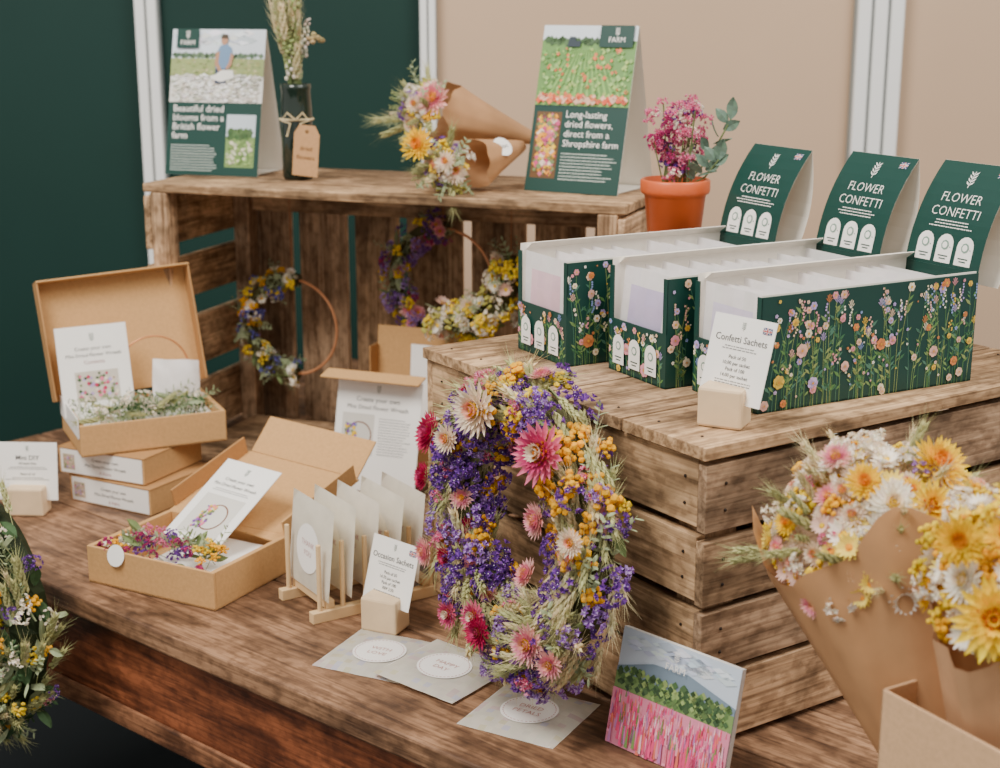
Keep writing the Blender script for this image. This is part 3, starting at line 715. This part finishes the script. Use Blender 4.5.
# ================= SIGNS
def sign(name,c,xd,w,h,lean,paint):
    e=empty(name,c); M=frame(c,xd)@Matrix.Translation((-w/2,0,0))
    mb=MB(); f=MB(); box(f,Matrix.Identity(4),w,.0012,h,hx('f0ece2')); paint(f,w,h); mb.inst(f,M@Matrix.Rotation(-lean,4,'X'))
    B=MB(); y1=h*math.sin(lean); z1=h*math.cos(lean)
    B.raw([(0,y1+.001,z1),(w,y1+.001,z1),(w,y1*2+.0,0),(0,y1*2+.0,0)],[(0,1,2,3)],hx('f4eee2')); mb.inst(B,M)
    box(mb,M@Matrix.Translation((.01,.002,.0005)),w-.02,y1*2-.004,.001,hx('efe9dd'))
    child(mb,'tent_card',CARD,e)
KT=TZ+KH+.0006
def p1(f,w,h):
    rect(f,0,0,w,h*.5,DG,1); z0=h*.5
    rect(f,0,z0,w,h,hx('e9e6de'),1); rect(f,0,h*.8,w,h,hx('dbe4ec'),2); speck(f,0,h*.88,w,h,60,[hx('e9eef2'),hx('cfdbe6')],.014,3,.4)
    speck(f,0,h*.79,w,h*.85,140,[hx('58705a'),hx('6f8666')],.005,3); rect(f,0,h*.68,w,h*.8,hx('9aa86c'),8); speck(f,0,h*.68,w,h*.8,160,[hx('a5aa6c'),hx('85945a'),hx('bdb98a')],.005,9,.4)
    speck(f,0,z0,w,h*.7,420,[hx('f6f3ee'),hx('e2ddd2'),hx('cfc9ba'),hx('fffdf8'),hx('a8a898')],.006,13,.5)
    poly(f,[(w*.49,h*.63),(w*.61,h*.63),(w*.63,h*.74),(w*.49,h*.74)],hx('39465c'),18)
    poly(f,[(w*.49,h*.73),(w*.64,h*.73),(w*.67,h*.82),(w*.65,h*.875),(w*.60,h*.9),(w*.53,h*.885),(w*.49,h*.83)],hx('7492b4'),19)
    poly(f,[(w*.49,h*.84),(w*.53,h*.85),(w*.52,h*.77),(w*.56,h*.72),(w*.53,h*.71),(w*.48,h*.76)],hx('b88a6c'),20); poly(f,[(w*.65,h*.84),(w*.68,h*.82),(w*.66,h*.75),(w*.61,h*.72),(w*.6,h*.735),(w*.63,h*.77)],hx('b88a6c'),20)
    disc(f,w*.575,h*.925,w*.036,hx('b98a6c'),20,14,w*.046); poly(f,[(w*.535,h*.935),(w*.615,h*.935),(w*.605,h*.965),(w*.545,h*.965)],hx('4b4032'),21)
    poly(f,[(w*.44,h*.66),(w*.56,h*.72),(w*.68,h*.72),(w*.7,h*.67),(w*.56,h*.64)],hx('f3f0ea'),22)
    rect(f,w*.06,h*.87,w*.3,h,DG,23); fern(f,w*.18,h*.93,.014,layer=24); txt(f,'FARM',w*.18,h*.89,.011,WHITE,'CENTER',24)
    for i,l in enumerate(['Beautiful dried','blooms from a','British flower','farm']): txt(f,l,w*.05,h*(.435-.062*i),.0158,WHITE,'LEFT',3,.003)
    scribble(f,w*.05,h*.2,w*.52,10,.0045,hx('cfd8cf'),.0014); 
    rect(f,w*.64,h*.06,w*.95,h*.42,hx('7d9a5a'),2); rect(f,w*.64,h*.27,w*.95,h*.42,hx('c9d6de'),3); speck(f,w*.64,h*.24,w*.95,h*.34,80,[hx('5a7a48'),hx('48683c')],.005,4); speck(f,w*.64,h*.06,w*.95,h*.25,120,[hx('9ab86a'),hx('6a8a4a'),hx('d8d8b8')],.004,8)
def p2(f,w,h):
    rect(f,0,0,w,h*.52,DG,1); rect(f,0,h*.52,w,h,hx('6f9a52'),2); rect(f,0,h*.91,w,h,hx('dde6ec'),3); speck(f,0,h*.87,w,h*.94,110,[hx('41603a'),hx('557548')],.006,4)
    for i in range(14):
        x=w*(i/13); poly(f,[(x,h*.52),(min(w,x+w*.035),h*.52),(w*.5+(x-w*.5)*.3+.001,h*.86),(w*.5+(x-w*.5)*.3,h*.86)],hx('8fbc62'),8)
    speck(f,0,h*.52,w,h*.88,240,[hx('7db056'),hx('a9c46a'),hx('9cc070'),hx('e2784a'),hx('5f8f4a')],.004,12); speck(f,0,h*.52,w,h*.6,110,[hx('e2583a'),hx('ef7a4a'),hx('f0c0a0')],.0055,16)
    poly(f,[(w*.28,h*.87),(w*.42,h*.87),(w*.42,h*.905),(w*.37,h*.905),(w*.36,h*.93),(w*.3,h*.93)],hx('2c3a44'),20)
    rect(f,w*.62,h*.87,w*.97,h,DG,21); fern(f,w*.8,h*.935,.013,layer=22); txt(f,'FARM',w*.8,h*.90,.011,WHITE,'CENTER',22)
    for i,l in enumerate(['Long-lasting','dried flowers,','direct from a','Shropshire farm']): txt(f,l,w*.35,h*(.45-.058*i),.0142,WHITE,'LEFT',3,.003)
    scribble(f,w*.35,h*.23,w*.6,9,.0048,hx('cfd8cf'),.0014)
    rect(f,w*.04,h*.08,w*.31,h*.48,hx('6a4a2a'),2); speck(f,w*.04,h*.08,w*.31,h*.48,190,[C['yel'],C['oran'],C['pink'],C['dpink'],C['cream'],C['green']],.006,4)
sign('flower_farm_sign',(-.474,2.466,KT),(.955,-.295,0),.168,.238,math.radians(13),p1)
sign('flower_farm_sign',(.104,2.232,KT),(.87,-.49,0),.155,.250,math.radians(15),p2)
# ================= BOTTLE VASE
e=empty('bottle_vase_with_dried_grasses',(-.324,2.42,KT)); mb=MB(); M=Matrix.Translation((-.324,2.42,KT))
lathe(mb,[(0,0),(.022,0),(.025,.004),(.025,.1),(.0245,.11),(.023,.14),(.0245,.143),(.0245,.15),(.021,.15),(.020,.12),(0,.12)],M,hx('1c2a22'),28); child(mb,'bottle',BOTTLE,e,smooth=True)
mb=MB()
for i in range(34):
    b=Vector((-.324+R.uniform(-.01,.01),2.42+R.uniform(-.01,.01),KT+.14)); d=Vector((R.uniform(-.22,.26),R.uniform(-.2,.2),1)).normalized(); L=R.uniform(.01,.13)
    tube(mb,[b,b+d*L],.0011,C['green'],4); t=R.choice([WH,WG,WH,SKg,SG,SKw,SKg]); put(mb,t,b+d*L,d,.034)
put(mb,T_button(hx('b09c70'),20,.3),(-.290,2.40,KT+.215),(0,0,1),.016)
child(mb,'dried_grasses',PETAL,e)
mb=MB(); lp=[(-.324+.0265*math.cos(q),2.42+.0265*math.sin(q),KT+.095) for q in [i/24*6.283 for i in range(24)]]; tube(mb,lp,.0018,hx('d8c49a'),5,close=True)
tg=MB(); tg.raw([(0,0,0),(.042,0,0),(.042,0,.066),(.034,0,.08),(.008,0,.08),(0,0,.066)],[(0,1,2,3,4,5)],hx('c2966a')); disc(tg,.021,.07,.003,hx('7a5a3a'),2,10); txt(tg,'dried',.021,.04,.010,hx('6a4a2c'),'CENTER',2); txt(tg,'flowers',.021,.026,.010,hx('6a4a2c'),'CENTER',2)
mb.inst(tg,frame((-.330,2.389,KT+.010),(.98,-.2,0))@Matrix.Rotation(math.radians(5),4,'Y')); child(mb,'kraft_tag',KRAFT,e)
mb=MB()
for s in (-1,1): tube(mb,[(-.322,2.392,KT+.095),(-.322+s*.012,2.386,KT+.107),(-.322+s*.022,2.387,KT+.095),(-.322+s*.008,2.388,KT+.09),(-.322+s*.014,2.388,KT+.07)],.0015,hx('d8c49a'),5)
child(mb,'twine_bow',KRAFT,e)
# ================= KRAFT BOUQUETS
def wrap_cone(mb,base,mouth,r0,r1,col,n=48,seed=0,rim=.2,pk=3,power=.85,peak=None,wv=1):
    base=Vector(base);mouth=Vector(mouth);ax=(mouth-base); Lh=ax.length; q=ax.normalized().to_track_quat('Z','Y').to_matrix().to_4x4(); M=Matrix.Translation(base)@q
    m=12
    prof=[(r0*.7,0),(r0,.02*Lh)]+[(r0+(r1-r0)*(k/m)**power,Lh*k/m) for k in range(1,m+1)]
    def wob(i,a,r,z):
        u=i/(len(prof)-1); f=math.sin(pk*a+seed)+.4*math.sin(7*a+2*seed)
        g=0
        if peak:
            for pa,ph,pw in peak:
                dd=(a-pa+math.pi)%(2*math.pi)-math.pi; g+=ph*math.exp(-(dd/pw)**2)
        return r*(1+wv*(.06*u*math.sin(5*a+seed*3)+.05*u*math.sin(11*a))+g*.25*u**3),z*(1+rim*u**3*f+g*u**3)
    lathe(mb,prof,M,col,n,wob=wob)
mixL=[(BUy,1.5,.012),(WG,3,.026,'t'),(SG,2,.026),(SWh,2,.013),(STc,1,.017),(SPu,.8,.012),(BUg,2.4,.013),(DAw,1,.012),(SLi,1,.011)]
def lying(name,fl,mouth,tail,rm,extra,sd,n=60):
    e=empty(name,fl); mb=MB(); f=Vector(fl);t=Vector(tail)
    wrap_cone(mb,t,mouth,.008,rm,hx('c2946a'),seed=sd,rim=.06,wv=.3,power=1.0); child(mb,'kraft_wrap',KPAPER,e,smooth=True)
    mb=MB(); ax=(f-t).normalized(); dome_flowers(mb,f,ax,rm*.9,n,mixL,.9,-.1)
    for i in range(8):
        d=(ax+Vector((R.uniform(-.6,.6),R.uniform(-.6,.6),R.uniform(-.5,.4)))).normalized(); put(mb,R.choice([WG,WH,SG,SKg]),f+d*rm*.6,d,.022)
    for tt,o,s in extra: put(mb,tt,f+Vector(o),Vector((-.35,-.85,.3)),s)
    child(mb,'dried_flowers',PETAL,e)
    return e
lying('kraft_wrapped_bouquet',(-.112,2.385,KT+.108),(-.088,2.387,KT+.110),(.060,2.42,KT+.062),.046,[(STr,(.010,-.04,.024),.026),(BUo,(.002,-.045,-.005),.012),(STc,(-.02,-.035,.015),.014)],1)
lying('kraft_wrapped_bouquet',(-.074,2.240,KT+.040),(-.040,2.247,KT+.042),(.036,2.325,KT+.062),.038,[(STy,(-.046,-.02,.032),.024),(STc,(-.005,-.04,.01),.015)],2,66)
e=[o for o in sc.objects if o.type=='EMPTY' and o.name.startswith('kraft_wrapped')][-1]
mb=MB(); s=MB(); disc(s,0,0,.016,WHITE,0,24); txt(s,'FARM',0,-.003,.008,INK,'CENTER',2); mb.inst(s,frame((.004,2.262,KT+.066),(.78,.6,.05))@Matrix.Rotation(math.radians(-38),4,'X')); child(mb,'round_sticker',CARD,e)
# ================= POT
e=empty('terracotta_pot_with_dried_flowers',(.228,1.955,TZ+HC+.09)); PZ=TZ+HC+.0915; M=Matrix.Translation((.228,1.955,PZ))
mb=MB(); lathe(mb,[(0,0),(.031,0),(.033,.002),(.040,.072),(.044,.074),(.0455,.078),(.0455,.09),(.044,.092),(.041,.092),(.04,.07),(0,.068)],M,hx('d4602f'),40); child(mb,'pot',TERRA,e,smooth=True)
mb=MB()
for i in range(95):
    b=Vector((.228+R.uniform(-.018,.018),1.955+R.uniform(-.018,.018),PZ+.07)); d=Vector((R.uniform(-.28,.3),R.uniform(-.3,.3),1)).normalized(); L=R.uniform(.02,.12)
    if i%3==0: tube(mb,[b,b+d*L],.001,C['green'],4)
    put(mb,R.choice([SDp,SPi,SDp,SPi,SWh,SPi,SPu]),b+d*L,d,R.uniform(.009,.013))
for s0,(ex,ey,ez) in enumerate(((.066,-.02,.17),(.05,-.035,.12))):
    b=Vector((.236,1.95,PZ+.08)); tip=Vector((.228+ex,1.955+ey,PZ+ez)); tube(mb,[b,(b+tip)/2+Vector((.006,0,-.004)),tip],.0012,C['green'],5)
    for i in range(7):
        p=b.lerp(tip,.35+.1*i); put(mb,LFe,p,(1 if i%2 else -.5,-.2,.6),.024)
    put(mb,LFe,tip,(.2,0,1),.028)
child(mb,'dried_flowers',PETAL,e)
mb=MB(); box(mb,frame((.196,1.93,TZ+HC+.0005),(.829,.559,0)),.058,.045,.09,hx('a88562')); build(mb,'wooden_riser_block',WOOD,bevel=.002)
# ================= MAIN WREATH
nn=Vector((-.829,-.559,0)); e1=Vector((.559,-.829,0)); ln=math.radians(10); wn=(nn*math.cos(ln)+Vector((0,0,1))*math.sin(ln)).normalized(); e2=wn.cross(e1)
if e2.z<0: e2=-e2
wc=Vector((.030,1.475,TZ+.201))
RA,SY,SH=.112,1.06,.22
def wctr(a): return wc+e1*(RA*math.cos(a)-SH*RA*math.sin(a))+e2*RA*SY*math.sin(a)
mb=MB()
lf=[(LFg,2,.034),(SG,2,.028),(WG,3,.026),(WH,3,.026)]
ring_flowers(mb,wc,e1,e2,wn,RA,.042,0,[],leafs=lf,nleaf=260,sy=SY,sh=SH)
def zone(a):
    d=math.degrees(a)%360
    if 100<d<230: base=[(SPu,4,.0155),(SLi,2.6,.015),(BUo,1.6,.0135),(STm,.5,.014),(WG,1.4,.024,'t'),(WH,1,.024,'t'),(SPi,1.6,.0125),(STr,.5,.013)]
    elif d<=100: base=[(BUo,3,.016),(BUy,1.4,.015),(SPu,2.4,.015),(SLi,1.4,.0145),(WG,1.6,.024,'t'),(SPi,1.2,.0125),(STr,.6,.014)]
    elif d>300: base=[(SPu,3.4,.0155),(WH,3,.026,'t'),(WG,2.4,.025,'t'),(BUo,1.4,.014),(SLi,1.7,.0145),(SPi,1,.012)]
    else: base=[(WG,2.6,.024,'t'),(WH,1.6,.024,'t'),(SPu,2,.0145),(SLi,2,.0145),(STr,.7,.015),(SKp,1.6,.018,'t'),(BUo,1.5,.014),(SPi,1.6,.0125)]
    return base
for i in range(470):
    a=R.uniform(0,6.283); f=R.uniform(-1.9,1.9); rad=e1*math.cos(a)+e2*math.sin(a); tan=-e1*math.sin(a)+e2*math.cos(a); o=wn*math.cos(f)+rad*math.sin(f); p=wctr(a)
    t=wpick(zone(a)); tr=.042
    if len(t)>3:
        low=math.sin(a)<-.6
        put(mb,t[0],p+o*tr*.8,tan*(.9 if math.cos(a)<0 else -.9)*(.8 if low else 1)+o*R.uniform(.1,.5)+Vector((0,0,.2 if low else -.2)),t[2]*R.uniform(.75,1.1))
    else: put(mb,t[0],p+o*tr*R.uniform(.55,.98),o+Vector((R.uniform(-.3,.3),R.uniform(-.3,.3),R.uniform(-.2,.3))),t[2]*R.uniform(.75,1.2))
def hero(t,a,b,s,lift=.050):
    th=math.atan2(b/SY,a+SH*b/SY); c0=wctr(th); p=wc+e1*a+e2*b; off=p-c0
    r=min(1,off.length/.05)
    put(mb,t,p+wn*lift*math.sqrt(1-.7*r*r),wn+off*10+Vector((0,-.25,.05)),s,tint=.04)
for t,a,b,s in ((STc,-.050,.109,.028),(STp,.068,.092,.029),(STm,-.152,.060,.023),(STc,-.098,.067,.016),(STr,.0625,.023,.018),(STr,.095,-.094,.02),(STm,-.158,.01,.016),(STp,-.004,-.100,.016),(STm,.010,-.112,.017),(STr,.046,-.04,.016),(STr,-.12,-.065,.016),(STr,.122,-.105,.015),(STp,-.05,-.112,.015),(STc,.13,.02,.014)):
    hero(t,a,b,s)
mb.V=[np.column_stack((q[:,0],q[:,1],np.maximum(q[:,2],TZ+.0065))) for q in mb.V]
build(mb,'dried_flower_wreath',PETAL)
# ================= SMALL HOOP WREATHS in back crate
def hoopw(name,c,rad,a0,a1,mix,N,tr=.022,xd=dx,hoop=True):
    e=empty(name,c); n=Vector((-.3426,-.9395,.05)).normalized(); E1=Vector(xd); E2=Vector((0,0,1))
    mb=MB()
    h0,h1=(0,6.283) if hoop else (a0,a1)
    pts=[Vector(c)+E1*rad*math.cos(q)+E2*rad*math.sin(q) for q in [h0+(h1-h0)*i/60 for i in range(60)]]
    tube(mb,pts,.0024,hx('d8966a'),8,close=hoop)
    top=pts[15] if hoop else pts[-1]
    tube(mb,[top,Vector((top.x,top.y,TZ+KH-.014))],.0006,hx('b87245'),4); child(mb,'copper_hoop',COPPER,e)
    mb=MB(); ring_flowers(mb,c,E1,E2,n,rad,tr,N,mix,a0,a1,[(LFg,1,.028),(SG,2,.026),(LFs,1,.028)],40); child(mb,'dried_flowers',PETAL,e)
m1=[(SBl,2.4,.012),(BUy,2,.011),(DAw,2.5,.012),(SWh,1.5,.011),(BUo,1,.011),(SG,1.5,.02)]
hoopw('small_hoop_wreath',(-.352,2.50,TZ+.19),.082,math.radians(80),math.radians(275),m1,66,.022)
m2=[(SLi,2.5,.012),(SPu,1.5,.012),(BUy,2,.012),(STr,1.4,.013),(SDp,1,.011),(SG,1,.02)]
hoopw('small_hoop_wreath',(-.092,2.42,TZ+.285),.085,math.radians(85),math.radians(250),m2,66,.024)
m3=[(BUy,3.8,.014),(SWh,2.2,.013),(STc,1,.015),(DAw,2,.013),(BUg,1.4,.013),(DAp,1,.013),(SG,1,.02)]
hoopw('dried_flower_garland',(-.066,2.33,TZ+.325),.090,math.radians(245),math.radians(372),m3,100,.032,hoop=False)
# ================= BROCHURE
e=empty('farm_brochure',(.150,1.33,TZ)); xd=Vector((.70,-.71,0)).normalized()
f=MB(); w,h=.146,.120; box(f,Matrix.Identity(4),w,.006,h,hx('f1eee8'))
rect(f,0,0,w,h,hx('f4f2ee'),1); rect(f,0,h*.6,w,h,hx('ccd8e6'),2); speck(f,0,h*.8,w,h,60,[hx('dde5ee'),hx('c6d2e2')],.014,3,.35)
poly(f,[(0,h*.66),(w*.3,h*.78),(w*.6,h*.8),(w,h*.68),(w,h*.5),(0,h*.5)],hx('7d90a0'),8); rect(f,0,h*.45,w,h*.62,hx('7d9a5c'),9); speck(f,0,h*.47,w,h*.72,260,[hx('4a6640'),hx('62804a'),hx('3c5838'),hx('94ac68')],.0045,10)
rect(f,0,0,w,h*.48,hx('e48aa4'),14)
cs=[hx('f0508a'),hx('f69ab4'),hx('e84878'),hx('f27a68'),hx('fac4d0'),hx('c07ab0'),hx('7a9a58')]
for i in range(420):
    z=(1-i/420)*h*.44; x=R.uniform(.003,w-.003); s=.0009+.0012*(1-z/(h*.45)); hh=.006+.014*(1-z/(h*.45)); poly(f,[(x-s,z),(x+s,z),(x+s*.3,z+hh),(x-s*.3,z+hh)],jit(cs[int(R.random()**1.5*7)],.15),15+i//42)
fern(f,w*.5,h*.86,.012,layer=26); txt(f,'FARM',w*.5,h*.79,.010,WHITE,'CENTER',26)
mb=MB(); mb.inst(f,frame((.108,1.386,TZ+.0006),xd)@Matrix.Rotation(math.radians(-12),4,'X')); child(mb,'printed_booklet',CARD,e)
# ================= RIGHT BOUQUETS in kraft holder
mA=[(DAw,1.2,.014),(SWh,3,.014),(BUy,1.8,.013),(BUo,2.4,.0135),(DAp,1.4,.012),(STw,2,.015),(SPi,.7,.010),(WG,1.2,.02),(STc,2.6,.014),(STr,.4,.011),(SLi,.2,.01),(DAy,2.2,.013),(WH,.8,.018),(STy,.5,.015)]
e=empty('kraft_wrapped_bouquet',(.34,1.2,TZ)); mb=MB()
wrap_cone(mb,(.405,1.115,TZ+.02),(.342,1.215,TZ+.250),.03,.104,hx('c4956a'),seed=.6,rim=.05,pk=3,power=1.15,peak=[(3.4,.2,.3),(5.6,.38,.33),(1.0,.2,.5)]); child(mb,'kraft_wrap',KPAPER,e,smooth=True)
mb=MB(); c0=Vector((.330,1.225,TZ+.268)); dome_flowers(mb,c0,(-.25,-.2,1),.093,240,mA,.9,.04)
for t,o,s in ((STy,(.035,-.03,.084),.024),(STw,(-.01,-.066,.062),.02),(STr,(-.045,-.01,.084),.014),(STo,(.02,-.07,.062),.019),(STy,(-.03,-.05,.075),.016)): put(mb,t,c0+Vector(o),Vector(o)+Vector((0,-.05,.02)),s)
child(mb,'dried_flowers',PETAL,e)
e=empty('kraft_wrapped_bouquet',(.43,1.07,TZ)); mb=MB()
wrap_cone(mb,(.435,1.085,TZ+.02),(.422,1.085,TZ+.26),.050,.086,hx('cda078'),seed=2.2,rim=.06,pk=3,power=1.1,peak=[(2.9,.22,.5)]); child(mb,'kraft_wrap',KPAPER,e,smooth=True)
mb=MB(); c0=Vector((.415,1.085,TZ+.29)); dome_flowers(mb,c0,(-.3,-.35,1),.080,170,[(DAw,1.6,.013),(BUy,3,.013),(BUo,2.2,.013),(DAb,1.8,.014),(STw,1,.015),(SPi,.4,.010),(DAy,2.2,.014),(SWh,1.5,.013),(STy,.5,.014)],.9,.0)
for t,o,s in ((STo,(-.058,-.076,.004),.028),(STo,(-.030,-.080,.044),.024),(STy,(-.075,-.038,.05),.018),(DAb,(-.035,-.088,-.028),.018)): put(mb,t,c0+Vector(o),Vector((-.3,-.9,.35)),s)
child(mb,'dried_flowers',PETAL,e)
e=empty('kraft_display_box',(.4,1.09,TZ)); mb=MB(); MH=frame((.305,1.10,TZ+.0005),(.5,-.866,0)); w1,w2,hh=.132,.21,.195; kc=hx('d2ab84')
box(mb,MH,w1,w2,.003,kc); box(mb,MH,w1,.003,hh,kc); box(mb,MH@Matrix.Translation((0,w2-.003,0)),w1,.003,hh,kc); box(mb,MH,.003,w2,hh,kc); box(mb,MH@Matrix.Translation((w1-.003,0,0)),.003,w2,hh,kc)
child(mb,'box_walls',KRAFT,e,bevel=.001)
# ================= HANGING GARLAND at table left
an2=Vector((-.648,-.762,0)); gc_=Vector((-.672,1.798,TZ-.022))
mb=MB(); ring_flowers(mb,gc_,tx,Vector((0,0,1)),an2,.120,.050,440,[(WG,5,.025,'t'),(WH,1.5,.022,'t'),(BUy,2.2,.011),(SPu,1.8,.011),(SWh,2.4,.011),(LFd,1,.028),(SG,3,.024,'t'),(SPi,.9,.01),(BUo,1,.011),(LFs,1.5,.030)],leafs=[(LFd,2.4,.033),(SGd,2,.03),(LFs,2,.034),(WG,2,.028)],nleaf=240,core=hx('2f3a24'),sy=1.1)
build(mb,'hanging_foliage_wreath',PETAL)
# ================= CAMERA & LIGHT
cam=bpy.data.cameras.new('camera'); co=bpy.data.objects.new('camera',cam); sc.collection.objects.link(co)
co.location=(0,0,1.477); co.rotation_euler=(math.radians(90-14.31),0,0); cam.lens=54; cam.sensor_width=36; cam.clip_start=.02
cam.dof.use_dof=True; cam.dof.focus_distance=1.62; cam.dof.aperture_fstop=6.3
sc.camera=co
def area(name,loc,tgt,size,en,col):
    l=bpy.data.lights.new(name,'AREA'); l.shape='SQUARE'; l.size=size; l.energy=en; l.color=col
    o=bpy.data.objects.new(name,l); sc.collection.objects.link(o); o.location=loc
    o.rotation_euler=(Vector(tgt)-Vector(loc)).to_track_quat('-Z','Y').to_euler(); return o
area('ceiling_light_1',(-1.2,.7,3.2),(0,1.8,.8),1.1,92,(1,.955,.89))
area('ceiling_light_2',(1.4,.9,3.2),(.2,2,.8),1.3,60,(1,.955,.9))
w=bpy.data.worlds.new('world'); sc.world=w; w.use_nodes=True; w.node_tree.nodes['Background'].inputs[0].default_value=(1,.96,.91,1); w.node_tree.nodes['Background'].inputs[1].default_value=.68
print('verts',sum(len(o.data.vertices) for o in sc.objects if o.type=='MESH'))
